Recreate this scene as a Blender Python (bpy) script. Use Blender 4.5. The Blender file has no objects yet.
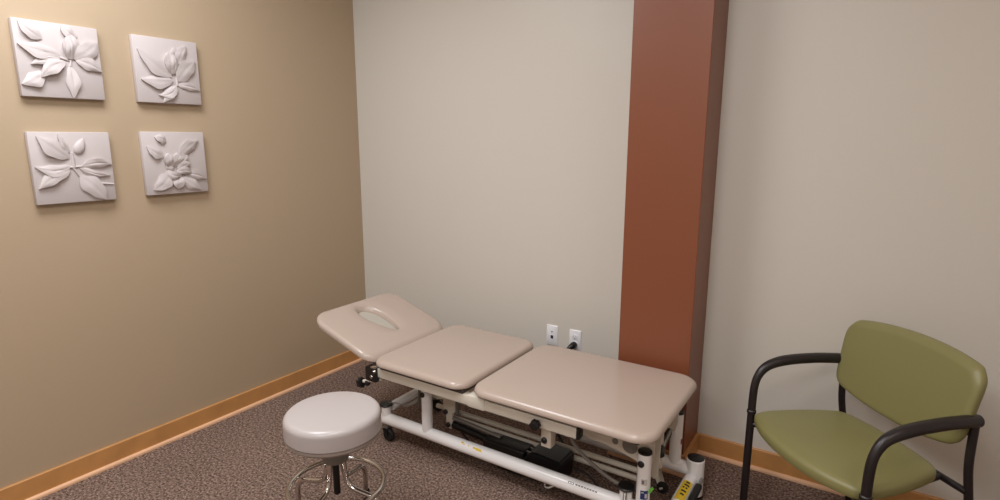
import bpy, bmesh, math, random
from mathutils import Vector, Matrix
random.seed(7)
C = bpy.context.scene.collection
PI = math.pi

# ------------------------------------------------------------------ helpers
def lin(c):
    return tuple(((v/255)/12.92 if v/255 <= .04045 else ((v/255+.055)/1.055)**2.4) for v in c)

def mat(name, rgb, rough=.5, metal=0., bump=0., bscale=200., var=0., vscale=6., spec=.5, coat=0.):
    m = bpy.data.materials.new(name); m.use_nodes = True
    nt = m.node_tree; b = nt.nodes['Principled BSDF']
    col = lin(rgb)
    b.inputs['Base Color'].default_value = (*col, 1)
    b.inputs['Roughness'].default_value = rough
    b.inputs['Metallic'].default_value = metal
    b.inputs['Specular IOR Level'].default_value = spec
    b.inputs['Coat Weight'].default_value = coat
    tc = nt.nodes.new('ShaderNodeTexCoord')
    if var:
        n = nt.nodes.new('ShaderNodeTexNoise'); n.inputs['Scale'].default_value = vscale; n.inputs['Detail'].default_value = 4
        nt.links.new(tc.outputs['Object'], n.inputs['Vector'])
        r = nt.nodes.new('ShaderNodeValToRGB')
        r.color_ramp.elements[0].position = .3; r.color_ramp.elements[1].position = .7
        r.color_ramp.elements[0].color = (*[v*(1-var) for v in col], 1)
        r.color_ramp.elements[1].color = (*[min(1, v*(1+var)) for v in col], 1)
        nt.links.new(n.outputs['Fac'], r.inputs['Fac']); nt.links.new(r.outputs['Color'], b.inputs['Base Color'])
    if bump:
        n = nt.nodes.new('ShaderNodeTexNoise'); n.inputs['Scale'].default_value = bscale; n.inputs['Detail'].default_value = 3
        nt.links.new(tc.outputs['Object'], n.inputs['Vector'])
        bp = nt.nodes.new('ShaderNodeBump'); bp.inputs['Strength'].default_value = bump; bp.inputs['Distance'].default_value = .002
        nt.links.new(n.outputs['Fac'], bp.inputs['Height']); nt.links.new(bp.outputs['Normal'], b.inputs['Normal'])
    return m

def obj(name, bm, m, parent=None, smooth=True, loc=None, shift=None):
    """link a bmesh as ONE mesh object"""
    if shift is not None: bmesh.ops.translate(bm, verts=bm.verts, vec=shift)
    bmesh.ops.recalc_face_normals(bm, faces=bm.faces)
    me = bpy.data.meshes.new(name); bm.to_mesh(me); bm.free()
    if smooth:
        for p in me.polygons: p.use_smooth = True
        try: me.set_sharp_from_angle(angle=math.radians(38))
        except Exception: pass
    o = bpy.data.objects.new(name, me); C.objects.link(o)
    if m: me.materials.append(m)
    if parent: o.parent = parent
    if loc: o.location = loc
    return o

def thing(name, label, cat, loc=(0, 0, 0), rotz=0., group=None):
    o = bpy.data.objects.new(name, None); C.objects.link(o); o.empty_display_size = .1
    o.location = loc; o.rotation_euler = (0, 0, rotz); o['label'] = label; o['category'] = cat
    if group: o['group'] = group
    return o

def box(bm, lo, hi, bev=0., seg=2):
    r = bmesh.ops.create_cube(bm, size=1)
    vs = r['verts']
    for v in vs:
        v.co = Vector([(lo[i]+hi[i])/2 + v.co[i]*(hi[i]-lo[i]) for i in range(3)])
    if bev:
        es = list({e for v in vs for e in v.link_edges})
        bmesh.ops.bevel(bm, geom=es, offset=bev, segments=seg, affect='EDGES', profile=.5)
    return bm

def frames(pts):
    pts = [Vector(p) for p in pts]; out = []; n = len(pts)
    prev = None
    for i in range(n):
        t = (pts[min(i+1, n-1)] - pts[max(i-1, 0)]).normalized()
        if prev is None:
            a = Vector((0, 0, 1)) if abs(t.z) < .9 else Vector((1, 0, 0))
            u = t.cross(a).normalized()
        else:
            u = (prev - t*prev.dot(t)).normalized()
        prev = u; out.append((pts[i], t, u, t.cross(u).normalized()))
    return out

def tube(bm, pts, r, n=14, closed=False, caps=True, rv=None):
    """sweep a circle (rv: second radius) along points; r may be a list"""
    fr = frames(pts); m = len(fr)
    if closed:
        P = [Vector(p) for p in pts]; fr = []
        for i in range(m):
            t = (P[(i+1) % m]-P[i-1]).normalized(); u = Vector((0, 0, 1)); u = (u-t*u.dot(t)).normalized()
            fr.append((P[i], t, u, t.cross(u)))
    rings = []
    for i, (p, t, u, w) in enumerate(fr):
        a = r[i] if isinstance(r, (list, tuple)) else r
        rings.append([bm.verts.new(p+u*a*math.cos(2*PI*k/n)+w*a*math.sin(2*PI*k/n)) for k in range(n)])
    for i in range(m if closed else m-1):
        A, B = rings[i], rings[(i+1) % m]
        for k in range(n): bm.faces.new((A[k], A[(k+1) % n], B[(k+1) % n], B[k]))
    if not closed and caps:
        bm.faces.new(rings[0][::-1]); bm.faces.new(rings[-1])
    return bm

def smoothpath(ctrl, n=8):
    """Catmull-Rom through control points"""
    P = [Vector(p) for p in ctrl]; P = [P[0]*2-P[1]] + P + [P[-1]*2-P[-2]]; out = []
    for i in range(1, len(P)-2):
        for k in range(n):
            t = k/n; a, b, c, d = P[i-1:i+3]
            out.append(.5*((2*b)+(c-a)*t+(2*a-5*b+4*c-d)*t*t+(-a+3*b-3*c+d)*t**3))
    out.append(P[-2]); return out

def fillet(ctrl, rad, n=6):
    """polyline with rounded corners"""
    P = [Vector(p) for p in ctrl]; out = [P[0]]
    for i in range(1, len(P)-1):
        a = (P[i-1]-P[i]); b = (P[i+1]-P[i]); r = min(rad, a.length*.48, b.length*.48)
        s, e = P[i]+a.normalized()*r, P[i]+b.normalized()*r
        for k in range(n+1):
            t = k/n; out.append((1-t)**2*s+2*t*(1-t)*P[i]+t*t*e)
    out.append(P[-1]); return out

def lathe(bm, prof, n=32, c=(0, 0, 0)):
    """prof: list of (r, z); r==0 ends close"""
    rings = []
    for r, z in prof:
        if r < 1e-6: rings.append([bm.verts.new((c[0], c[1], c[2]+z))])
        else: rings.append([bm.verts.new((c[0]+r*math.cos(2*PI*k/n), c[1]+r*math.sin(2*PI*k/n), c[2]+z)) for k in range(n)])
    for A, B in zip(rings, rings[1:]):
        for k in range(n):
            k2 = (k+1) % n
            if len(A) == 1 and len(B) == 1: continue
            if len(A) == 1: bm.faces.new((A[0], B[k2], B[k]))
            elif len(B) == 1: bm.faces.new((A[k], A[k2], B[0]))
            else: bm.faces.new((A[k], A[k2], B[k2], B[k]))
    for R, fl in ((rings[0], True), (rings[-1], False)):
        if len(R) > 1: bm.faces.new(R[::-1] if fl else R)
    return bm

def disc(bm, c, axis, r, th, n=20, bev=.15):
    """short rounded cylinder centred at c along axis"""
    a = Vector(axis).normalized(); c = Vector(c)
    tmp = bmesh.new(); b = min(th, r)*bev
    lathe(tmp, [(0, -th/2), (r-b, -th/2), (r, -th/2+b), (r, th/2-b), (r-b, th/2), (0, th/2)], n)
    q = Vector((0, 0, 1)).rotation_difference(a).to_matrix().to_4x4(); q.translation = c
    bmesh.ops.transform(tmp, matrix=q, verts=tmp.verts)
    me = bpy.data.meshes.new('tmp'); tmp.to_mesh(me); tmp.free(); bm.from_mesh(me); bpy.data.meshes.remove(me)
    return bm

def prism(bm, poly, d0, d1, plane='xz'):
    """extrude a 2D polygon from d0 to d1 along the third axis"""
    def P(a, b, d): return {'xz': (a, d, b), 'xy': (a, b, d), 'yz': (d, a, b)}[plane]
    A = [bm.verts.new(P(a, b, d0)) for a, b in poly]; B = [bm.verts.new(P(a, b, d1)) for a, b in poly]; n = len(poly)
    bm.faces.new(A[::-1]); bm.faces.new(B)
    for k in range(n): bm.faces.new((A[k], A[(k+1) % n], B[(k+1) % n], B[k]))
    return bm

def rrect(x0, x1, y0, y1, r, nc=8, ns=6):
    """rounded rectangle outline, ccw, fixed count"""
    r = max(min(r, (x1-x0)/2-1e-4, (y1-y0)/2-1e-4), 1e-4); pts = []
    cs = [(x1-r, y1-r, 0), (x0+r, y1-r, PI/2), (x0+r, y0+r, PI), (x1-r, y0+r, 1.5*PI)]
    for i, (cx, cy, a0) in enumerate(cs):
        arc = [(cx+r*math.cos(a0+PI/2*k/nc), cy+r*math.sin(a0+PI/2*k/nc)) for k in range(nc+1)]
        pts += arc
        nx = cs[(i+1) % 4]; a1 = nx[2]
        s = arc[-1]; e = (nx[0]+r*math.cos(a1), nx[1]+r*math.sin(a1))
        pts += [(s[0]+(e[0]-s[0])*k/ns, s[1]+(e[1]-s[1])*k/ns) for k in range(1, ns)]
    return pts

def loft(bm, rings, closed_ring=True, cap0=False, cap1=False, loop=False):
    R = [[bm.verts.new(p) for p in ring] for ring in rings]; n = len(R[0]); m = len(R)
    for i in range(m if loop else m-1):
        A, B = R[i], R[(i+1) % m]
        for k in range(n): bm.faces.new((A[k], A[(k+1) % n], B[(k+1) % n], B[k]))
    if cap0: bm.faces.new(R[0][::-1])
    if cap1: bm.faces.new(R[-1])
    return bm

# ------------------------------------------------------------------ materials
M = {}
M['wall_tan'] = mat('painted_olive_tan', (176, 155, 129), .45, bump=.06, bscale=260, spec=.5)
M['wall_grey'] = mat('painted_warm_grey', (203, 197, 187), .45, bump=.06, bscale=260, spec=.5)
M['wall_brown'] = mat('painted_terracotta_brown', (127, 72, 47), .38, bump=.06, bscale=260, spec=.5)
M['ceiling'] = mat('ceiling_white', (228, 224, 216), .8)
M['base'] = mat('maple_baseboard', (190, 137, 82), .45, var=.10, vscale=9)
M['toe'] = mat('pale_toe_strip', (224, 178, 140), .45, var=.05, vscale=9)  # toe strip toned paler than the baseboard
M['vinyl'] = mat('taupe_vinyl', (178, 161, 149), .25, bump=.10, bscale=420, spec=.5)
M['stoolv'] = mat('pale_grey_vinyl', (178, 170, 168), .28, bump=.06, bscale=420)
M['green'] = mat('olive_green_vinyl', (126, 121, 77), .42, bump=.06, bscale=380)
M['white'] = mat('white_powder_coat', (246, 244, 244), .20, var=.02)
M['cream'] = mat('cream_powder_coat', (214, 206, 192), .4, var=.02)
M['black'] = mat('black_plastic', (18, 16, 17), .4)
M['board'] = mat('dark_underboard', (74, 64, 58), .7)
M['rubber'] = mat('black_rubber', (20, 18, 18), .75)
M['chrome'] = mat('polished_chrome', (205, 200, 196), .10, metal=1.)
M['steel'] = mat('grey_steel', (150, 146, 142), .38, metal=.8)
M['silver'] = mat('silver_paint', (196, 190, 184), .4, metal=.2)
M['greyp'] = mat('grey_plastic', (122, 116, 110), .5)
M['armblack'] = mat('dark_bronze_metal', (31, 25, 26), .38, spec=.5)
M['plaster'] = mat('white_plaster', (190, 180, 178), .6, bump=.15, bscale=120)
M['plate'] = mat('white_plate_plastic', (226, 226, 230), .3)
M['slot'] = mat('dark_slot', (38, 36, 52), .5)
M['yellow'] = mat('yellow_label', (232, 196, 40), .45)
M['blue'] = mat('blue_label', (38, 56, 112), .45)
M['paper'] = mat('white_label', (206, 202, 198), .5)
M['ink'] = mat('grey_ink', (120, 112, 110), .6)
M['darkink'] = mat('black_ink', (40, 36, 30), .6)
M['greentag'] = mat('green_tag', (110, 190, 70), .5)
M['redtag'] = mat('red_label', (150, 62, 66), .5)
M['liner'] = mat('pale_liner', (176, 170, 158), .6)
M['pan'] = mat('seat_pan_grey', (146, 134, 126), .5)

def carpet():
    m = bpy.data.materials.new('brown_loop_carpet'); m.use_nodes = True; nt = m.node_tree; b = nt.nodes['Principled BSDF']
    b.inputs['Roughness'].default_value = .95; b.inputs['Specular IOR Level'].default_value = .1
    tc = nt.nodes.new('ShaderNodeTexCoord')
    n1 = nt.nodes.new('ShaderNodeTexNoise'); n1.inputs['Scale'].default_value = 95; n1.inputs['Detail'].default_value = 5; n1.inputs['Roughness'].default_value = .75
    n2 = nt.nodes.new('ShaderNodeTexVoronoi'); n2.inputs['Scale'].default_value = 160
    n3 = nt.nodes.new('ShaderNodeTexNoise'); n3.inputs['Scale'].default_value = 2.2
    for n in (n1, n2, n3): nt.links.new(tc.outputs['Object'], n.inputs['Vector'])
    r = nt.nodes.new('ShaderNodeValToRGB'); e = r.color_ramp.elements
    e[0].position = .38; e[0].color = (*lin((70, 55, 48)), 1); e[1].position = .63; e[1].color = (*lin((186, 159, 144)), 1)
    k = e.new(.5); k.color = (*lin((128, 106, 95)), 1)
    nt.links.new(n1.outputs['Fac'], r.inputs['Fac'])
    mx = nt.nodes.new('ShaderNodeMix'); mx.data_type = 'RGBA'; mx.blend_type = 'MULTIPLY'; mx.inputs['Factor'].default_value = .25
    nt.links.new(r.outputs['Color'], mx.inputs['A']); nt.links.new(n3.outputs['Fac'], mx.inputs['B'])
    nt.links.new(mx.outputs['Result'], b.inputs['Base Color'])
    bp = nt.nodes.new('ShaderNodeBump'); bp.inputs['Strength'].default_value = .7; bp.inputs['Distance'].default_value = .006
    ad = nt.nodes.new('ShaderNodeMath'); ad.operation = 'ADD'
    nt.links.new(n1.outputs['Fac'], ad.inputs[0]); nt.links.new(n2.outputs['Distance'], ad.inputs[1])
    nt.links.new(ad.outputs[0], bp.inputs['Height']); nt.links.new(bp.outputs['Normal'], b.inputs['Normal'])
    return m
M['carpet'] = carpet()

# ------------------------------------------------------------------ room shell
RX, RY, RH = 4.7, -4.7, 2.78
CX0, CX1, CD = 1.909, 2.2345, .24           # the brown pilaster
def struct(name, bm, m, smooth=False):
    o = obj(name, bm, m, None, smooth); o['kind'] = 'structure'; return o
struct('floor', box(bmesh.new(), (-.1, RY-.1, -.1), (RX+.1, .1, 0)), M['carpet'])
struct('ceiling', box(bmesh.new(), (-.1, RY-.1, RH), (RX+.1, .1, RH+.1)), M['ceiling'])
struct('wall_left', box(bmesh.new(), (-.1, RY-.1, 0), (0, 0, RH)), M['wall_tan'])
struct('wall_back', box(bmesh.new(), (-.1, 0, 0), (RX+.1, .1, RH)), M['wall_grey'])
struct('wall_right', box(bmesh.new(), (RX, RY-.1, 0), (RX+.1, 0, RH)), M['wall_grey'])
struct('wall_front', box(bmesh.new(), (0, RY-.1, 0), (RX, RY, RH)), M['wall_grey'])
struct('wall_pilaster', box(bmesh.new(), (CX0, -CD, 0), (CX1, 0, RH), .002, 1), M['wall_brown'])

BH, BT = .098, .013
def base_run(pts, toe=False):
    """profile with eased top and a toe strip swept along floor points; the room side lies to the right of travel"""
    prof = [(0, 0), (BT, 0), (BT, BH-.002), (BT-.002, BH), (0, BH)] if not toe else [(BT, 0), (BT+.013, 0), (BT+.013, .007), (BT+.0105, .0125), (BT+.006, .0155), (BT, .0165)]
    bm = bmesh.new(); P = [Vector((x, y, 0)) for x, y in pts]; R = []
    for i, p in enumerate(P):
        d0 = (P[i]-P[i-1]).normalized() if i else None
        d1 = (P[i+1]-P[i]).normalized() if i < len(P)-1 else None
        n0 = Vector((d0.y, -d0.x, 0)) if d0 else None; n1 = Vector((d1.y, -d1.x, 0)) if d1 else None
        if n0 is None: off = n1
        elif n1 is None: off = n0
        else: off = (n0+n1)/(1+n0.dot(n1))
        R.append([p+off*a+Vector((0, 0, b)) for a, b in prof])
    loft(bm, R, cap0=True, cap1=True); return bm
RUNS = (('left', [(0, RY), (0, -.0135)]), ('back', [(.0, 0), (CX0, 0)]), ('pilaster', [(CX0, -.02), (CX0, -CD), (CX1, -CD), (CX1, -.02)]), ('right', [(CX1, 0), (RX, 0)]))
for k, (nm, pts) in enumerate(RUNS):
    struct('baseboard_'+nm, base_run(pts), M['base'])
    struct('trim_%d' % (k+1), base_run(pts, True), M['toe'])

# ------------------------------------------------------------------ relief tiles on the left wall
TS, TT = .29, .026
def leaf_bm(u0, v0, u1, v1, w, kind='leaf', lift=6., bend=0., curl=1., seed=0):
    """a raised leaf in millimetres on the tile plane -> tile coords (x out of the wall, y right, z up)"""
    rnd = random.Random(seed); bm = bmesh.new()
    a = Vector((u0, v0)); d = Vector((u1-u0, v1-v0)); L = d.length; d.normalize(); nrm = Vector((-d.y, d.x))
    NT, NS = 16, 10; ph = rnd.uniform(0, 6.28); top = []; bot = []
    for i in range(NT+1):
        t = i/NT
        if kind == 'bud': h = math.sin(PI*min(1, .06+.94*t**.8))**.8
        elif kind == 'petal': h = math.sin(PI*min(1, (t*.86+.14)**1.25))**.6 if t < 1 else .02
        elif kind == 'stem': h = 1-.35*t
        else: h = (math.sin(PI*(t**.85)))**.85 if 0 < t < 1 else 0
        h = max(h, .05 if kind != 'stem' else .4)*w/2*(1.22 if kind == 'leaf' else 1.1)
        wav = 1+(.10*math.sin(t*12+ph) if kind == 'leaf' else 0)
        cx = a+d*(L*t)+nrm*(bend*math.sin(PI*t)*L)
        rt, rb = [], []
        for k in range(NS+1):
            s = -1+2*k/NS
            q = cx+nrm*(s*h*wav)
            if kind in ('bud', 'stem'):
                z = 1.5+(w*(.27 if kind == 'bud' else .45))*(h/(w/2))*math.sqrt(max(0, 1-s*s*.97))
            else:
                cup = curl*(abs(s)**1.6)*6.0*math.sin(PI*t)          # edges turn up on one side
                if s*curl < 0: cup *= -.5
                rib = -2.2*math.exp(-(s/.14)**2)*math.sin(PI*min(1, t*1.05))
                z = lift*(.55+.9*math.sin(PI*t*.8))+4.2*(1-s*s)*math.sin(PI*t)+cup+rib+1.1*math.sin(t*9+s*2.5+ph)*math.sin(PI*t)
                z = max(z, 2.2)
            rt.append(bm.verts.new((z/1000, q.x/1000, q.y/1000)))
            u = .86 if kind not in ('bud', 'stem') else 1.
            qb = cx+nrm*(s*h*wav*u)
            rb.append(bm.verts.new((-.0008, qb.x/1000, qb.y/1000)))
        top.append(rt); bot.append(rb)
    for i in range(NT):
        for k in range(NS):
            bm.faces.new((top[i][k], top[i][k+1], top[i+1][k+1], top[i+1][k]))
            bm.faces.new((bot[i][k], bot[i+1][k], bot[i+1][k+1], bot[i][k+1]))
        for k in (0, NS):
            f = (top[i][k], top[i+1][k], bot[i+1][k], bot[i][k]); bm.faces.new(f if k == 0 else f[::-1])
    for i in (0, NT):
        for k in range(NS): bm.faces.new((top[i][k], top[i][k+1], bot[i][k+1], bot[i][k]))
    return bm

TILES = [
 ((-1.606, 1.793), 'white relief tile with a round bud and one leaf hanging straight down, top row', [
  ('leaf',-55,77,-126,136,40,6,.06,1),('leaf',-2,23,-137,51,48,8,.05,1),('leaf',-3,11,-103,-22,30,8,-.08,-1),('leaf',12,-2,-77,-68,43,12,-.10,1),('leaf',-64,-50,-141,-100,46,7,.08,-1),
  ('petal',62,94,16,142,40,5,.06,1),('leaf',42,13,138,91,60,9,-.06,-1),('leaf',50,10,142,-29,40,8,.05,1),('leaf',28,-16,26,-143,38,6,.03,1),('petal',36,12,45,106,56,9,.02,1),('petal',30,10,28,98,34,13,-.05,-1),
  ('stem',-10,16,30,4,9),('stem',30,-18,36,16,9)]),
 ((-1.183, 1.793), 'white relief tile with leaves fanning up around a tall bud, top row', [
  ('leaf',11,-25,-129,86,60,8,.05,1),('leaf',14,-42,-126,-44,50,8,.06,-1),('petal',31,25,34,110,34,6,.02,1),('leaf',46,35,87,123,44,7,.05,-1),('leaf',37,-41,124,59,62,9,.06,1),
  ('leaf',35,-59,139,-79,30,6,.06,1),('leaf',30,-64,-56,-110,34,7,.16,1),('leaf',30,-68,-37,-140,40,7,-.06,-1),('petal',18,-10,4,84,52,10,.03,1),('petal',18,-12,20,78,30,13,-.06,-1),('stem',34,-62,34,34,8)]),
 ((-1.611, 1.368), 'white relief tile with crossing leaves and a small pointed bud, bottom row', [
  ('leaf',-16,39,-117,128,56,8,.03,1),('leaf',-10,62,-44,138,20,5,.05,1),('leaf',-13,5,-135,7,40,6,.14,1),('leaf',-18,-10,-133,-80,42,8,-.08,-1),('leaf',27,5,141,9,34,7,.08,1),
  ('leaf',18,-3,128,-38,26,6,-.08,-1),('leaf',14,-36,100,-140,60,8,.03,1),('stem',85,-70,139,-77,9),('bud',14,55,46,120,36),('stem',-2,0,-2,60,12),('stem',-6,2,18,-44,10),('stem',-16,2,28,4,9)]),
 ((-1.191, 1.373), 'white relief tile with an open round-petalled blossom, bottom row', [
  ('leaf',-39,98,-90,122,34,6,-.10,-1),('leaf',-56,30,-129,80,40,7,.06,1),('leaf',22,38,111,108,48,8,.06,-1),('leaf',29,-50,138,-82,36,7,.06,1),('leaf',18,-68,105,-133,44,7,-.04,-1),
  ('leaf',-35,-48,-116,-121,54,8,.05,1),('petal',-2,-58,-8,-122,46,10,0,1),('petal',-31,-20,-37,46,42,11,.05,1),('petal',-10,-14,9,48,38,11,-.04,-1),('petal',2,-19,50,36,38,11,.05,1),
  ('petal',1,-31,60,0,36,11,.05,-1),('petal',-4,-42,62,-44,32,12,.10,1),('petal',-50,-40,10,-58,34,13,-.16,1),('bud',-42,-34,-20,-4,34)]),
]
for ti, ((cy, cz), label, lv) in enumerate(TILES):
    t = thing('relief_art_tile', label, 'wall art', (0, cy, cz), 0, 'four white plaster leaf tiles')
    bm = bmesh.new(); box(bm, (0, -TS/2, -TS/2), (TT, TS/2, TS/2), .004, 2)
    obj('backing_panel', bm, M['plaster'], t)
    for li, l in enumerate(lv):
        k = l[0]
        if len(l) == 6: bm = leaf_bm(*l[1:6], kind=k, seed=ti*50+li)
        else: bm = leaf_bm(*l[1:6], kind=k, lift=l[6], bend=l[7], curl=l[8], seed=ti*50+li)
        obj({'leaf': 'leaf', 'petal': 'petal', 'bud': 'bud', 'stem': 'stem'}[k], bm, M['plaster'], t, shift=(TT, 0, 0))

# ------------------------------------------------------------------ wall plates
def plate(bm, w=.069, h=.114):
    rings = []
    for ins, y in ((0, -.0002), (0, -.003), (.0035, -.006)):
        rings.append([(x, y, z) for x, z in rrect(-w/2+ins, w/2-ins, -h/2+ins, h/2-ins, .004, 3, 2)])
    return loft(bm, rings, cap0=True, cap1=True)
t = thing('data_wall_plate', 'white wall plate with a small dark square jack, left of the power outlet', 'wall plate', (1.437, 0, .435))
obj('cover_plate', plate(bmesh.new()), M['plate'], t)
obj('jack_port', box(bmesh.new(), (-.008, -.0072, -.018), (.008, -.0055, 0), .001, 1), M['slot'], t)
bm = bmesh.new(); disc(bm, (0, -.0065, .022), (0, 1, 0), .0042, .003); obj('coax_port', bm, M['steel'], t)
t = thing('power_outlet', 'white duplex outlet with a black plug in its lower socket', 'outlet', (1.575, 0, .4335))
obj('cover_plate', plate(bmesh.new()), M['plate'], t)
for dz in (.0195, -.0195):
    bm = bmesh.new()
    loft(bm, [[(x, y, z+dz) for x, z in rrect(-.0165+i, .0165-i, -.0143+i, .0143-i, .012, 5, 2)] for i, y in ((0, -.005), (0, -.0076), (.0008, -.0082))], cap0=True, cap1=True)
    s = obj('socket', bm, M['plate'], t)
    bm = bmesh.new()
    for dx in (-.0063, .0063): box(bm, (dx-.0012, -.0087, dz-.001), (dx+.0012, -.0079, dz+.008))
    disc(bm, (0, -.0083, dz-.007), (0, 1, 0), .0026, .0008, 10); obj('slots', bm, M['ink'], s, smooth=False)
# plug and its cord
t = thing('power_lead', 'black plug pushed into the outlet with its cord running down behind the table', 'power cord', (1.575, -.03, .412))
bm = bmesh.new()
tube(bm, [(0, .0216, 0), (0, .02, 0), (0, .004, -.001), (-.004, -.008, -.004), (-.012, -.018, -.010), (-.020, -.026, -.016)], [.014, .0165, .018, .016, .011, .007], 18)
obj('plug', bm, M['black'], t)
bm = bmesh.new()
tube(bm, smoothpath([(-.018, -.025, -.015), (-.035, -.035, -.045), (-.05, -.04, -.15), (-.06, -.05, -.30), (-.05, -.075, -.385), (.0, -.16, -.404), (.06, -.25, -.404), (.12, -.36, -.404)], 8), .0042, 10)
obj('cord', bm, M['black'], t)

# ------------------------------------------------------------------ treatment table
ORG = Vector((1.55, -.56, 0))
T = thing('treatment_table', 'white framed height adjustable treatment table with taupe padded top and raised head section', 'treatment table', ORG)
def part(name, bm, m, parent=None, smooth=True):
    return obj(name, bm, m, parent or T, smooth, shift=-ORG)
def cyl(a, b, r, n=20):
    bm = bmesh.new(); return tube(bm, [a, b], r, n)
def bx(lo, hi, bev=.003):
    return box(bmesh.new(), lo, hi, bev)

Y0, Y1, ZB, ZT = -.921, -.287, .452, .505
def cushion(x0, x1, y0, y1, r, z0=.473, z1=ZT, e=.024, dome=.005):
    rings = []
    for d, z in ((.03, z0), (.008, z0), (.001, z0+.004), (0, z0+.008)):
        rings.append([(x, y, z) for x, y in rrect(x0+d, x1-d, y0+d, y1-d, r-d)])
    for k in range(1, 8):
        a = PI/2*k/7; d = e*(1-math.cos(a)); zz = z1-e+e*math.sin(a)
        rings.append([(x, y, zz) for x, y in rrect(x0+d, x1-d, y0+d, y1-d, r-d*.7)])
    base = rrect(x0+e, x1-e, y0+e, y1-e, r-e*.7); cx, cy = (x0+x1)/2, (y0+y1)/2
    for s in (.93, .82, .65, .45, .25, .08):
        rings.append([(cx+(x-cx)*s, cy+(y-cy)*s, z1+dome*(1-s**2)) for x, y in base])
    return loft(bmesh.new(), rings, cap0=True, cap1=True)
c = part('foot_cushion', cushion(1.530, 2.300, Y0, Y1, .085), M['vinyl'])
part('cushion_board', bx((1.58, Y0+.04, ZB), (2.24, Y1-.04, .474), .002), M['board'], c)
c = part('middle_cushion', cushion(.985, 1.511, Y0, Y1, .07), M['vinyl'])
part('cushion_board', bx((1.02, Y0+.03, ZB), (1.49, Y1-.03, .474), .002), M['board'], c)

# head section: local u (towards the head end), y, w (up from its underside), tilted up
HA = math.radians(18.5); HX, HZ = .984, .461
def H(u, y, w): return (HX-u*math.cos(HA)-w*math.sin(HA)*1., y, HZ+u*math.sin(HA)+w*math.cos(HA))
def headcushion():
    u0, u1, y0, y1, th, e, r = .0, .434, -.908, -.330, .042, .024, .085
    uc, yc, ha, hb = .252, -.612, .148, .088
    out = lambda d, rr=None: rrect(u0+d, u1-d, y0+d, y1-d, max(r-d*.7, .02))
    full = out(0); hu, hv = (u1-u0)/2, (y1-y0)/2; cu, cv = (u0+u1)/2, (y0+y1)/2
    def hole(g, f=1.):                                   # key-shaped opening, narrower to the chest end
        res = []
        for u, y in full:
            p = math.atan2((y-cv)/hv, (u-cu)/hu)
            c_, s_ = math.cos(p), math.sin(p)
            wv = hb*(1-.38*(1-c_)/2*1.0)
            res.append((uc+(ha+g)*c_, yc+(wv+g)*s_-.012*c_))
        return res
    rings = []
    for g, w in ((-.018, 0.002), (-.020, .010), (-.017, .018)): rings.append([H(u, y, w) for u, y in hole(g)])
    for k in range(1, 7):
        a = PI/2*k/6; rings.append([H(u, y, .018+.025*math.sin(a)) for u, y in hole(-.017+.024*(1-math.cos(a)))])
    inner = hole(.010); outer = out(e)
    for s in (.0, .25, .5, .75, .93):
        rings.append([H(a[0]+(b[0]-a[0])*s, a[1]+(b[1]-a[1])*s, .0445-.001*s) for a, b in zip(inner, outer)])
    for k in range(7, -1, -1):
        a = PI/2*k/7; d = e*(1-math.cos(a)); rings.append([H(u, y, th-e+e*math.sin(a)) for u, y in out(d)])
    for d, w in ((0, .010), (.001, .004), (.008, 0), (.03, 0)): rings.append([H(u, y, w) for u, y in out(d)])
    bm = bmesh.new(); return loft(bm, rings, loop=True)
hc = part('head_cushion', headcushion(), M['vinyl'])
bm = bmesh.new()                                         # dark board under the head pad with the same opening
o_ = rrect(.03, .405, -.880, -.36, .05); R_ = []
for f, w in (('o', -.008), ('o', .001), ('i', .001), ('i', -.008)):
    ring = []
    for u, y in o_:
        p = math.atan2((y+.62)/.26, (u-.2175)/.1875)
        ring.append(H(u, y, w) if f == 'o' else H(.258+.155*math.cos(p), -.616+.095*math.sin(p), w))
    R_.append(ring)
loft(bm, R_, loop=True); part('cushion_board', bm, M['board'], hc)
bm = bmesh.new()
for yy in (-.80, -.42):
    tube(bm, [H(-.02, yy, -.022), H(.40, yy, -.022)], .013, 12)
tube(bm, [H(.40, -.80, -.022), H(.40, -.42, -.022)], .013, 12)
part('head_frame', bm, M['white'], hc)
bm = bmesh.new(); loft(bm, [[H(.258+.15*math.cos(2*PI*k/40), -.616+.092*math.sin(2*PI*k/40), w) for k in range(40)] for w in (-.006, .004)], cap0=True, cap1=True)
part('opening_liner', bm, M['liner'], hc)

# upper frame
for yy, nm in ((-.872, 0), (-.345, 1)):
    rl = part('side_rail', bx((1.00, yy-.018, .408), (2.008, yy+.018, .452), .004), M['cream'])
    part('rail_end_cap', bx((2.006, yy-.0185, .407), (2.019, yy+.0185, .4525), .003), M['black'], rl)
    part('rail_saddle', bx((1.515, yy-.0205, .406), (1.600, yy+.0205, .456), .003), M['cream'], rl)
for x0 in (1.02, 1.50, 1.90): part('cross_member', bx((x0, -.86, .405), (x0+.045, -.355, .447), .003), M['cream'])
bm = bmesh.new()
box(bm, (2.222, -.790, .408), (2.258, -.350, .450), .004)
for yy in (-.78, -.44): box(bm, (1.93, yy-.02, .412), (2.25, yy+.02, .450), .003)
part('end_frame', bm, M['cream'])
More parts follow.
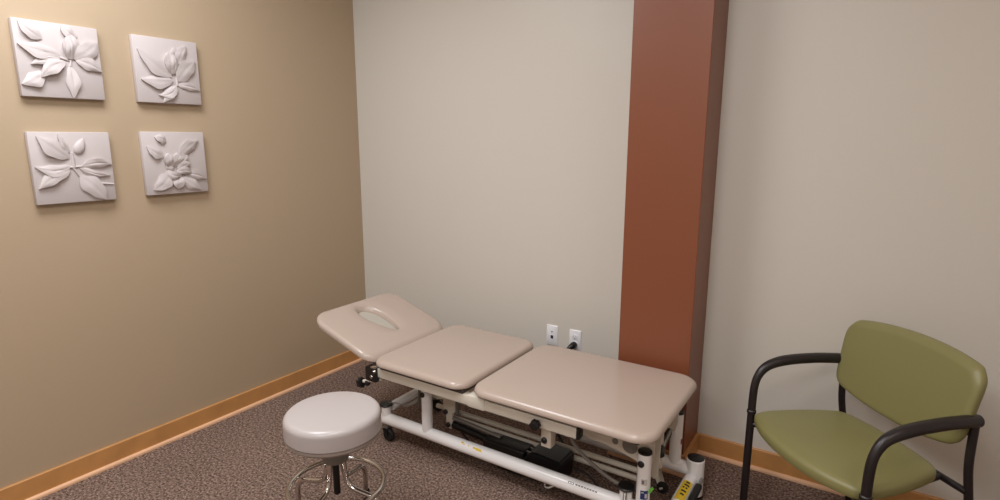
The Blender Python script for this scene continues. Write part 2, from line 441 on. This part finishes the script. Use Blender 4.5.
# lifting arms: plate with two openings, one per side
def arm_poly(m):                                         # m maps x
    return [(m(a), b) for a, b in ((1.95, .448), (1.95, .350), (1.972, .324), (2.04, .322), (2.10, .313), (2.15, .300), (2.195, .286), (2.235, .290), (2.245, .330), (2.245, .448))]
for yy in (-.712, -.408):
    bm = bmesh.new(); poly = arm_poly(lambda x: x)
    prism(bm, poly if yy else poly, yy-.005, yy+.005)
    a = part('lift_arm', bm, M['cream'], smooth=False)
    bm = bmesh.new(); disc(bm, (2.093, yy-.0055, .346), (0, 1, 0), .0125, .004); disc(bm, (2.152, yy-.0055, .344), (0, 1, 0), .030, .004, 28)
    part('arm_opening', bm, M['greyp'], a)
    bm = bmesh.new(); poly = [(2.245-(x-1.95)*.95-.80+.0, z) for x, z in arm_poly(lambda x: x)]
    prism(bm, poly[::-1], yy-.005, yy+.005)
    part('lift_arm', bm, M['cream'], smooth=False)
# links hanging under the foot end
bm = bmesh.new()
prism(bm, [(2.213, .44), (2.253, .44), (2.247, .225), (2.235, .205), (2.217, .215)], -.662, -.650)
part('end_link', bm, M['cream'], smooth=False)
part('end_link', cyl((2.226, -.585, .408), (2.226, -.585, .215), .0145, 16), M['cream'])
bm = bmesh.new(); tube(bm, smoothpath([(2.240, -.60, .30), (2.243, -.565, .325), (2.246, -.52, .35)], 5), .009, 10)
lv = part('release_lever', bm, M['steel'])
bm = bmesh.new(); disc(bm, (2.238, -.61, .298), (.2, -.9, -.3), .017, .05, 16, .4); part('lever_grip', bm, M['black'], lv)
bm = bmesh.new(); disc(bm, (2.238, -.530, .335), (1, -.2, 0), .024, .018, 20); part('pivot_knob', bm, M['black'])

# base tubes, posts, feet
TY0, TY1, TZ, TR = -.75, -.37, .118, .0285
for yy in (TY0, TY1):
    b = part('base_tube', cyl((.885, yy, TZ), (2.31, yy, TZ), TR, 28), M['white'])
    if yy == TY0:
        def patch(x0, x1, a0, a1, off=.0006):
            bm = bmesh.new(); R = [[bm.verts.new((x, TY0-math.cos(a0+(a1-a0)*k/6)*(TR+off), TZ+math.sin(a0+(a1-a0)*k/6)*(TR+off))) for k in range(7)] for x in (x0, x1)]
            for k in range(6): bm.faces.new((R[0][k], R[0][k+1], R[1][k+1], R[1][k]))
            return bm
        def merge(bms):
            bm = bmesh.new()
            for q in bms:
                me = bpy.data.meshes.new('t'); q.to_mesh(me); q.free(); bm.from_mesh(me); bpy.data.meshes.remove(me)
            return bm
        part('worn_yellow_label', merge([patch(1.385, 1.398, .9, 1.15), patch(1.40, 1.406, .75, .95), patch(1.425, 1.432, .8, .95), patch(1.452, 1.497, .72, .98), patch(1.470, 1.505, .62, .74)]), M['yellow'], b)
        lb = part('printed_label', patch(1.378, 1.51, .45, 1.2, .0003), M['white'], b)
        part('print_marks', merge([patch(1.925, 1.945, .95, 1.0, .0005), patch(1.925, 1.945, .70, .75, .0005), patch(1.922, 1.926, .75, .95, .0005), patch(1.944, 1.948, .75, .95, .0005), patch(1.932, 1.938, .80, .90, .0005)] +
             [patch(1.955+i*.012, 1.964+i*.012, .76, .94, .0005) for i in range(8)]), M['ink'], b)
for x0, x1, yy in ((.905, .905, 0), ):
    part('cross_tube', cyl((.915, TY0+.03, .172), (.915, TY1, .172), .0225, 20), M['white'])
ct = part('cross_tube', cyl((2.31, TY0, .086), (2.31, TY1, .086), .0275, 24), M['white'])
def patch_y(x, z, r, y0, y1, a0, a1, off=.0008):
    bm = bmesh.new(); R = [[bm.verts.new((x+math.cos(a0+(a1-a0)*k/8)*(r+off), y, z+math.sin(a0+(a1-a0)*k/8)*(r+off))) for k in range(9)] for y in (y0, y1)]
    for k in range(8): bm.faces.new((R[0][k], R[0][k+1], R[1][k+1], R[1][k]))
    return bm
wl = part('warning_label', patch_y(2.31, .086, .0275, -.60, -.455, math.radians(35), math.radians(118)), M['yellow'], ct)
part('label_print', merge([patch_y(2.31, .086, .0275, y, y+.012, math.radians(a), math.radians(a+w), .0014) for y, a, w in ((-.475, 60, 30), (-.495, 52, 42), (-.515, 58, 16), (-.515, 82, 16), (-.54, 55, 40), (-.565, 60, 30))]), M['darkink'], wl)
pd = part('foot_pedal', box(bmesh.new(), (2.340, -.72, .078), (2.366, -.43, .104), .008, 3), M['rubber'])
part('pedal_bar', cyl((2.353, -.44, .092), (2.353, -.39, .100), .007, 10), M['steel'], pd)
for yy in (TY0, TY1):
    bm = bmesh.new(); lathe(bm, [(.0365, .012), (.0365, .172), (.034, .175), (0, .175)], 28, (2.319, yy, 0))
    f = part('end_foot', bm, M['white'])
    bm = bmesh.new(); lathe(bm, [(.0, .173), (.0345, .1735), (.0345, .177), (.031, .179), (0, .1795)], 28, (2.319, yy, 0)); part('foot_cap', bm, M['black'], f)
    bm = bmesh.new(); lathe(bm, [(.033, 0), (.0375, .004), (.0375, .014), (.0, .016)], 24, (2.319, yy, 0)); part('foot_pad', bm, M['rubber'], f)
for px in (1.174, 2.222):
    for yy in (TY0, TY1):
        px = 2.232 if (px > 2 and yy == TY1) else px
        p = part('support_post', cyl((px, yy, TZ), (px, yy, .358), .0255, 26), M['white'])
        bm = bmesh.new(); lathe(bm, [(0, .356), (.0265, .3565), (.0265, .363), (.024, .3645), (0, .3645)], 26, (px, yy, 0)); part('post_cap', bm, M['black'], p)
        sgn = -1 if yy == TY0 else 1
        bm = bmesh.new(); disc(bm, (px-.005, yy+sgn*.0265, .320), (-.17, sgn, 0), .0125, .014, 18, .3); part('pivot_bolt', bm, M['black'], p)
        if px > 2 and yy == TY0:
            def sticker(a0, a1, z0, z1, m, nm, off=.0006, par=p):
                bm = bmesh.new(); R = [[bm.verts.new((px+math.cos(math.radians(a0+(a1-a0)*k/6))*(.0255+off), yy+math.sin(math.radians(a0+(a1-a0)*k/6))*(.0255+off), z)) for k in range(7)] for z in (z0, z1)]
                for k in range(6): bm.faces.new((R[0][k], R[0][k+1], R[1][k+1], R[1][k]))
                return part(nm, bm, m, par)
            sticker(268, 318, .238, .262, M['paper'], 'serial_label'); sticker(274, 292, .243, .258, M['ink'], 'serial_print', .001)
            sticker(266, 330, .180, .216, M['blue'], 'blue_label'); sticker(302, 322, .186, .204, M['paper'], 'blue_label_print', .001); sticker(272, 294, .206, .210, M['paper'], 'blue_label_print', .001)
            bm = bmesh.new(); prism(bm, [(2.248, .212), (2.256, .214), (2.268, .236), (2.262, .242), (2.250, .228)], -.772, -.769); part('hang_tag', bm, M['greentag'], p)
        if px > 2 and yy == TY1:
            bm = bmesh.new(); R = [[bm.verts.new((px+math.cos(math.radians(a))*.0262, yy+math.sin(math.radians(a))*.0262, z)) for a in (332, 342, 352, 362, 372)] for z in (.222, .246)]
            for k in range(4): bm.faces.new((R[0][k], R[0][k+1], R[1][k+1], R[1][k]))
            part('red_label', bm, M['redtag'], p)

# casters under the tubes with their capped brake posts
for cx_ in (.908, 2.157):
    for yy in (TY0, TY1):
        root = part('caster', cyl((cx_, yy, .095), (cx_, yy, .062), .014, 14), M['steel'])
        ox, oy = (.034, -.055) if (cx_ > 2 and yy == TY1) else (0., 0.)
        bm = bmesh.new()
        for s in (-.016, .016): prism(bm, [(cx_-.014, .066), (cx_+.014, .066), (cx_+.018, .036), (cx_+.006, .028)], yy+s-.0025, yy+s+.0025)
        for v in bm.verts:
            if v.co.z < .05 and ox: v.co.x += ox; v.co.y += oy; v.co.z -= .006
        box(bm, (cx_-.013, yy-.0185, .062), (cx_+.017, yy+.0185, .068)); part('fork', bm, M['cream'] if (cx_ > 2 and yy == TY1) else M['black'], root, False)
        bm = bmesh.new(); wr = .034 if ox == 0 else .025; disc(bm, (cx_+.012+ox, yy+oy, wr), (0, 1, 0), wr, .024, 24, .25); part('wheel', bm, M['rubber'], root)
        q = part('brake_post', cyl((cx_, yy, TZ), (cx_, yy, .190), .024, 20), M['white'])
        bm = bmesh.new(); lathe(bm, [(0, .188), (.032, .189), (.034, .194), (.030, .199), (0, .200)], 24, (cx_, yy, 0)); part('post_cap', bm, M['black'], q)
        if yy == TY0 and cx_ > 2:
            bm = bmesh.new(); tube(bm, [(cx_+.004, yy-.02, .183), (cx_+.012, yy-.05, .150), (cx_+.016, yy-.07, .118)], .007, 10); part('brake_lever', bm, M['steel'], q)
# bent brake rod at the head end
bm = bmesh.new()
pth = smoothpath([(.918, -.735, .194), (.925, -.70, .182), (.935, -.655, .150), (.94, -.60, .139), (.94, -.54, .145), (.94, -.47, .166)], 6); rows = []
for p in pth: rows.append([(p.x-.012, p.y, p.z), (p.x+.012, p.y, p.z), (p.x+.012, p.y, p.z+.006), (p.x-.012, p.y, p.z+.006)])
loft(bm, rows, cap0=True, cap1=True); part('brake_rod', bm, M['silver'])
part('gas_strut', cyl((1.005, -.60, .425), (.965, -.57, .12), .0075, 12), M['greyp'])

# linkage: twin thin bars, hanging brackets, actuator, control box, cables
part('linkage_bar', cyl((1.07, -.55, .148), (2.135, -.55, .148), .0115, 14), M['cream'])
part('linkage_bar', cyl((1.16, -.55, .110), (2.135, -.55, .110), .0115, 14), M['cream'])
b = part('lever_bracket', prism(bmesh.new(), [(1.165, .42), (1.232, .42), (1.232, .18), (1.214, .17), (1.222, .10), (1.205, .085), (1.180, .09), (1.176, .15), (1.160, .20)], -.612, -.598), M['cream'], smooth=False)
for x_, z_ in ((1.176, .170), (1.192, .106)):
    bm = bmesh.new(); disc(bm, (x_, -.616, z_), (0, 1, 0), .0125, .014, 16, .3); part('pivot_bolt', bm, M['black'], b)
part('strap', bx((1.222, -.605, .165), (1.244, -.590, .30), .003), M['greyp'], b)
part('actuator_rod', cyl((1.22, -.61, .150), (1.50, -.61, .128), .010, 14), M['steel'])
ac = part('actuator', cyl((1.225, -.615, .117), (1.46, -.615, .098), .0185, 18), M['black'])
bm = bmesh.new(); box(bm, (1.43, -.665, .062), (1.655, -.575, .128), .010, 3); box(bm, (1.52, -.69, .022), (1.66, -.60, .075), .012, 3)
part('motor_housing', bm, M['black'], ac)
bm = bmesh.new(); prism(bm, [(1.645, .125), (1.70, .118), (1.715, .085), (1.68, .066), (1.645, .080)], -.640, -.632); prism(bm, [(1.645, .125), (1.70, .118), (1.715, .085), (1.68, .066), (1.645, .080)], -.606, -.598)
disc(bm, (1.69, -.62, .095), (0, 1, 0), .009, .07); part('clevis', bm, M['steel'], ac)
bm = bmesh.new()
poly = [(1.645, .08), (1.672, .128), (1.705, .163), (1.735, .170), (1.850, .160), (1.858, .150), (1.850, .052), (1.645, .052)]
prism(bm, poly, -.70, -.575); bmesh.ops.bevel(bm, geom=bm.edges[:], offset=.006, segments=2, affect='EDGES')
cb = part('control_box', bm, M['black'])
br = part('rail_bracket', bx((1.838, -.848, .308), (1.882, -.806, .412), .004), M['cream'])
bm = bmesh.new(); disc(bm, (1.854, -.851, .338), (0, 1, 0), .0125, .014, 16, .3); part('pivot_bolt', bm, M['black'], br)
def star_knob(c_, axis, r, th):
    bm = bmesh.new(); a = Vector(axis).normalized(); n = 48; rings = []
    q = Vector((0, 0, 1)).rotation_difference(a)
    for s, w in ((.55, -th/2), (.95, -th/2+.003), (1, 0), (.95, th/2-.003), (.6, th/2)):
        rings.append([Vector(c_)+q @ Vector((r*s*(1+.10*math.cos(6*2*PI*k/n))*math.cos(2*PI*k/n), r*s*(1+.10*math.cos(6*2*PI*k/n))*math.sin(2*PI*k/n), w)) for k in range(n)])
    return loft(bm, rings, cap0=True, cap1=True)
k = part('clamp_knob', star_knob((1.849, -.915, .430), (0, 1, 0), .020, .026), M['black'])
part('knob_shaft', cyl((1.849, -.905, .430), (1.849, -.885, .430), .007, 10), M['steel'], k)
# head tilt mechanism
hb = part('tilt_bracket', bx((.935, -.905, .385), (1.002, -.840, .452), .005), M['black'])
bm = bmesh.new(); disc(bm, (.980, -.907, .412), (0, 1, 0), .009, .010); disc(bm, (.995, -.905, .440), (.5, 1, .3), .008, .012); box(bm, (.968, -.902, .447), (.996, -.875, .460), .002)
part('tilt_bolts', bm, M['chrome'], hb)
tr = part('tilt_rod', cyl((1.01, -.872, .395), (.900, -.882, .362), .0085, 12), M['cream'])
k = part('tilt_knob', star_knob((.884, -.884, .352), (.95, .08, .28), .024, .026), M['black'], tr)
bm = bmesh.new(); disc(bm, (.926, -.882, .360), (.95, .08, .28), .014, .022, 16, .4); part('rod_collar', bm, M['black'], tr)
# hoses and cables
part('grey_hose', tube(bmesh.new(), smoothpath([(1.932, -.815, .412), (1.938, -.79, .350), (1.956, -.775, .308), (1.988, -.765, .270), (2.050, -.755, .226), (2.10, -.748, .200), (2.137, -.745, .190)], 6), .0072, 10), M['greyp'])
def cable(ctrl, r): part('cable', tube(bmesh.new(), smoothpath(ctrl, 6), r, 8), M['black'])
cable([(1.21, -.45, .18), (1.30, -.40, .215), (1.42, -.38, .23), (1.55, -.40, .20), (1.66, -.44, .15)], .005)
cable([(1.50, -.36, .20), (1.60, -.37, .15), (1.70, -.40, .09), (1.78, -.48, .05)], .005)
cable([(1.87, -.61, .10), (1.93, -.60, .085), (2.0, -.61, .04), (2.06, -.62, .008), (2.09, -.58, .006)], .0045)
cable([(1.25, -.60, .09), (1.32, -.60, .04), (1.44, -.60, .015), (1.55, -.63, .02), (1.66, -.64, .05)], .0045)
bm = bmesh.new()
tube(bm, smoothpath([(1.785+.014*i+.010*math.cos(a), -.742+.010*math.sin(a), .078-.012*abs(math.sin(a*.5))+.005*math.cos(a)) for i, a in enumerate([0, 1.6, 3.1, 4.7, 6.3, 7.8])], 6), .0035, 8)
part('coiled_cord', bm, M['paper'])

# ------------------------------------------------------------------ stool
S = thing('rolling_stool', 'round pale grey stool with chrome foot ring and casters, in front of the treatment table', 'stool', (1.259, -1.369, 0))
bm = bmesh.new(); R0 = .1725; UP = .028
prof = [(0, .414), (.150, .414), (R0-.004, .4145), (R0, .419), (R0, .430), (R0, .468)]
for k in range(1, 8):
    a = PI/2*k/7; prof.append((R0-.024*(1-math.cos(a)), .468+.024*math.sin(a)))
prof += [(R0-.05, .4955), (R0-.09, .4985), (.05, .500), (0, .5005)]
obj('seat', lathe(bm, prof, 64), M['stoolv'], S, shift=(0, 0, UP))
bm = bmesh.new(); lathe(bm, [(0, .392), (.148, .393), (.165, .397), (.1705, .404), (.1705, .4145), (0, .4145)], 48); obj('seat_pan', bm, M['pan'], S, shift=(0, 0, UP))
bm = bmesh.new(); lathe(bm, [(0, .312), (.046, .312), (.049, .317), (.049, .365), (.046, .370), (0, .370)], 32); obj('hub', bm, M['greyp'], S, shift=(0, 0, .012))
bm = bmesh.new(); lathe(bm, [(0, .375), (.020, .375), (.020, .42), (0, .42)], 20); obj('stem', bm, M['black'], S)
bm = bmesh.new(); lathe(bm, [(0, .182), (.010, .182), (.0125, .186), (.0125, .326), (0, .326)], 18); obj('height_screw', bm, M['black'], S)
bm = bmesh.new(); tube(bm, [(.173*math.cos(2*PI*k/64), .173*math.sin(2*PI*k/64), .222) for k in range(64)], .0095, 14, closed=True); obj('foot_ring', bm, M['chrome'], S)
for k in range(4):
    a = math.radians(103+90*k); c_, s_ = math.cos(a), math.sin(a)
    pth = fillet([(.034, .326), (.046, .222), (.160, .204), (.184, .170), (.184, .078)], .045, 8)
    pts = [(v[0]*c_, v[0]*s_, v[1]) for v in [(p.x, p.y) for p in [Vector((q[0], q[1], 0)) for q in pth]]]
    L_ = obj('leg', tube(bmesh.new(), pts, .0100, 14), M['chrome'], S)
    bm = bmesh.new(); lathe(bm, [(0, .058), (.012, .058), (.014, .064), (.014, .082), (.011, .086), (0, .086)], 16, (.184*c_, .184*s_, 0))
    ca = obj('caster', bm, M['black'], L_)
    bm = bmesh.new(); wx, wy = .184*c_+.014*s_, .184*s_-.014*c_
    ax = Vector((c_, s_, 0))
    for s in (-.011, .011): disc(bm, (wx+c_*s, wy+s_*s, .027), ax, .027, .016, 22, .25)
    box(bm, (wx-.010, wy-.010, .022), (wx+.010, wy+.010, .060), .003); obj('wheel', bm, M['rubber'], ca)

# ------------------------------------------------------------------ green armchair
G = thing('guest_armchair', 'olive green vinyl armchair with black metal arms, standing against the back wall', 'chair', (2.709, -.589, 0), -.805)
HW = .276
def sup(hx, y0, y1, bow_f, bow_b, r, nn=72, p=4.2):
    """superellipse-ish seat outline with a bowed front and back"""
    out = []; cy = (y0+y1)/2; hy = (y1-y0)/2
    for k in range(nn):
        a = 2*PI*k/nn; c_, s_ = math.cos(a), math.sin(a)
        x = math.copysign(abs(c_)**(2/p), c_); y = math.copysign(abs(s_)**(2/p), s_)
        yy = cy+hy*y
        q = 1-x*x
        yy += (-bow_f*q if y < 0 else bow_b*q)*abs(y)
        out.append((hx*x, yy))
    return out
def pad(outline, z0, z1, e, surf, dome):
    """pad from outline (a,b); surf(a,b,w) places it; rounded rim"""
    ca = sum(p[0] for p in outline)/len(outline); cb = sum(p[1] for p in outline)/len(outline)
    xs = max(abs(p[0]-ca) for p in outline); ys = max(abs(p[1]-cb) for p in outline)
    def sc(d): return [(ca+(a-ca)*(1-d/xs), cb+(b-cb)*(1-d/ys)) for a, b in outline]
    rings = []; prof = [(.03, z0), (.010, z0), (.003, z0+.004), (0, z0+.012)]
    for k in range(1, 8):
        t_ = PI/2*k/7; prof.append((e*(1-math.cos(t_)), z1-e*.8+e*.8*math.sin(t_)))
    for d, w in prof: rings.append([surf(a, b, w) for a, b in sc(d)])
    for s in (.9, .75, .55, .35, .15, .04):
        rings.append([surf(ca+(a-ca)*s, cb+(b-cb)*s, z1+dome*(1-s*s)) for a, b in sc(e)])
    return loft(bmesh.new(), rings, cap0=True, cap1=True)
def outline(half):
    """closed smooth outline, mirrored in x, from its right half listed bottom to top"""
    P = [Vector((a, b, 0)) for a, b in half]+[Vector((-a, b, 0)) for a, b in half[-2:0:-1]]; n = len(P); out = []
    for q in range(n):
        a, b, c, d = P[q-1], P[q], P[(q+1) % n], P[(q+2) % n]
        for k in range(5):
            t = k/5; v = .5*((2*b)+(c-a)*t+(2*a-5*b+4*c-d)*t*t+(-a+3*b-3*c+d)*t**3); out.append((v.x, v.y))
    return out
so = outline([(0, -.064), (.08, -.060), (.158, -.046), (.218, -.024), (.248, -.004), (.260, .035), (.259, .09), (.248, .18), (.226, .275), (.207, .325), (.170, .348), (.09, .358), (0, .360)])
st = obj('seat', pad(so, .422, .466, .024, lambda a, b, w: (a, b, w-.003*(a/.25)**2-.008*max(0, (-.0-b)/.06)**2), .004), M['green'], G)
bm = bmesh.new(); box(bm, (-.19, .02, .404), (.19, .31, .424), .004); obj('seat_board', bm, M['black'], st)
# backrest: outline in (x, z), curved and reclined
bo = outline([(0, .524), (.09, .528), (.165, .541), (.225, .560), (.250, .588), (.257, .64), (.261, .70), (.262, .765), (.246, .798), (.220, .815), (.12, .829), (0, .834)])
def bsurf(x, z, w):
    y = .372+(z-.66)*.20+.026*(1-(x/.265)**2)-.010
    return (x, y-w, z-w*.2)
bk = obj('backrest', pad(bo, -.014, .026, .024, bsurf, .004), M['green'], G)
for sx in (-1, 1):
    x = sx*HW
    fl = obj('front_leg', tube(bmesh.new(), [(x, 0, .012), (x, 0, .46)], .0145, 16), M['armblack'], G)
    bm = bmesh.new(); lathe(bm, [(.012, 0), (.017, .003), (.017, .014), (.0, .016)], 18, (x, 0, 0)); obj('leg_glide', bm, M['rubber'], fl)
    bm = bmesh.new(); lathe(bm, [(.0145, .442), (.0172, .445), (.0172, .455), (.0145, .458)], 18, (x, 0, 0)); obj('leg_collar', bm, M['armblack'], fl)
    path = smoothpath([(x, 0, .455), (x, 0, .50), (x, .003, .555), (x, .014, .595), (x, .040, .627), (x, .085, .645), (x*.99, .15, .654), (x*.967, .25, .656), (x*.943, .33, .652), (x*.925, .375, .648), (x*.92, .394, .646)], 6)
    n = len(path); rad = [.0145+.0055*min(1, max(0, (i/n-.28)/.25)) for i in range(n)]; rad[-1] = .013; rad[-2] = .018
    obj('armrest', tube(bmesh.new(), path, rad, 18), M['armblack'], G)
    xb = sx*.257; path = fillet([(xb, .377, .648), (xb, .377, .500), (xb, .478, .012)], .05, 6)
    rl = obj('rear_leg', tube(bmesh.new(), path, .0125, 16), M['armblack'], G)
    bm = bmesh.new(); lathe(bm, [(.012, 0), (.017, .003), (.017, .014), (.0, .016)], 18, (xb, .480, 0)); obj('leg_glide', bm, M['rubber'], rl)
    obj('seat_rail', tube(bmesh.new(), fillet([(x*.66, .035, .402), (x*.66, .30, .402), (x*.60, .392, .405)], .04, 5), .0105, 12), M['armblack'], G)
obj('front_rail', tube(bmesh.new(), fillet([(-HW, 0, .40), (-HW+.05, .035, .40), (HW-.05, .035, .40), (HW, 0, .40)], .03), .010, 14), M['armblack'], G)
bm = bmesh.new()
for sx in (-1, 1): tube(bm, [(sx*.254, .377, .600), (sx*.225, .384, .600)], .009, 10)
obj('back_mount', bm, M['armblack'], G)
obj('rear_rail', tube(bmesh.new(), [(-.257, .392, .405), (.257, .392, .405)], .0115, 14), M['armblack'], G)

# ------------------------------------------------------------------ lights: unseen ceiling troffers, plus an added light behind the viewer
def ceiling_light(x, y, sx, sy, w, col):
    l = bpy.data.lights.new('ceiling_area_light', 'AREA'); l.shape = 'RECTANGLE'; l.size = sx; l.size_y = sy; l.energy = w; l.color = col
    o = bpy.data.objects.new('ceiling_area_light', l); C.objects.link(o); o.location = (x, y, RH-.01); return o
ceiling_light(0.74, -1.95, .6, 1.2, 45, (.97, 1.0, 1.04))
ceiling_light(2.25, -2.05, .6, 1.2, 25, (1.01, .99, .98))
ceiling_light(3.80, -1.75, .6, 1.2, 10, (1.14, .95, .86))
ceiling_light(2.2, -3.9, 1.2, .6, 38, (1.02, 1.0, 1.0))  # unseen rear light, added to brighten the table's base tube
w = bpy.data.worlds.new('room_air'); w.use_nodes = True; w.node_tree.nodes['Background'].inputs[0].default_value = (.05, .05, .05, 1)
bpy.context.scene.world = w

# ------------------------------------------------------------------ camera
cam = bpy.data.cameras.new('camera'); co = bpy.data.objects.new('camera', cam); C.objects.link(co)
cam.sensor_width = 36; cam.lens = 570.13/1000*36; cam.clip_start = .02
yaw, pitch, roll = .57753557, .19292081, -.0021219950
f = Vector((-math.sin(yaw)*math.cos(pitch), math.cos(yaw)*math.cos(pitch), -math.sin(pitch)))
r = Vector((math.cos(yaw), math.sin(yaw), 0)); d = f.cross(r)
r2 = r*math.cos(roll)+d*math.sin(roll); d2 = -r*math.sin(roll)+d*math.cos(roll)
co.matrix_world = Matrix(((r2.x, -d2.x, -f.x, 2.82), (r2.y, -d2.y, -f.y, -2.65), (r2.z, -d2.z, -f.z, 1.49), (0, 0, 0, 1)))
sc = bpy.context.scene; sc.camera = co
sc.view_settings.view_transform = 'Standard'; sc.view_settings.look = 'None'; sc.view_settings.gamma = 1; sc.view_settings.use_curve_mapping = False
sc.view_settings.exposure = 0.0
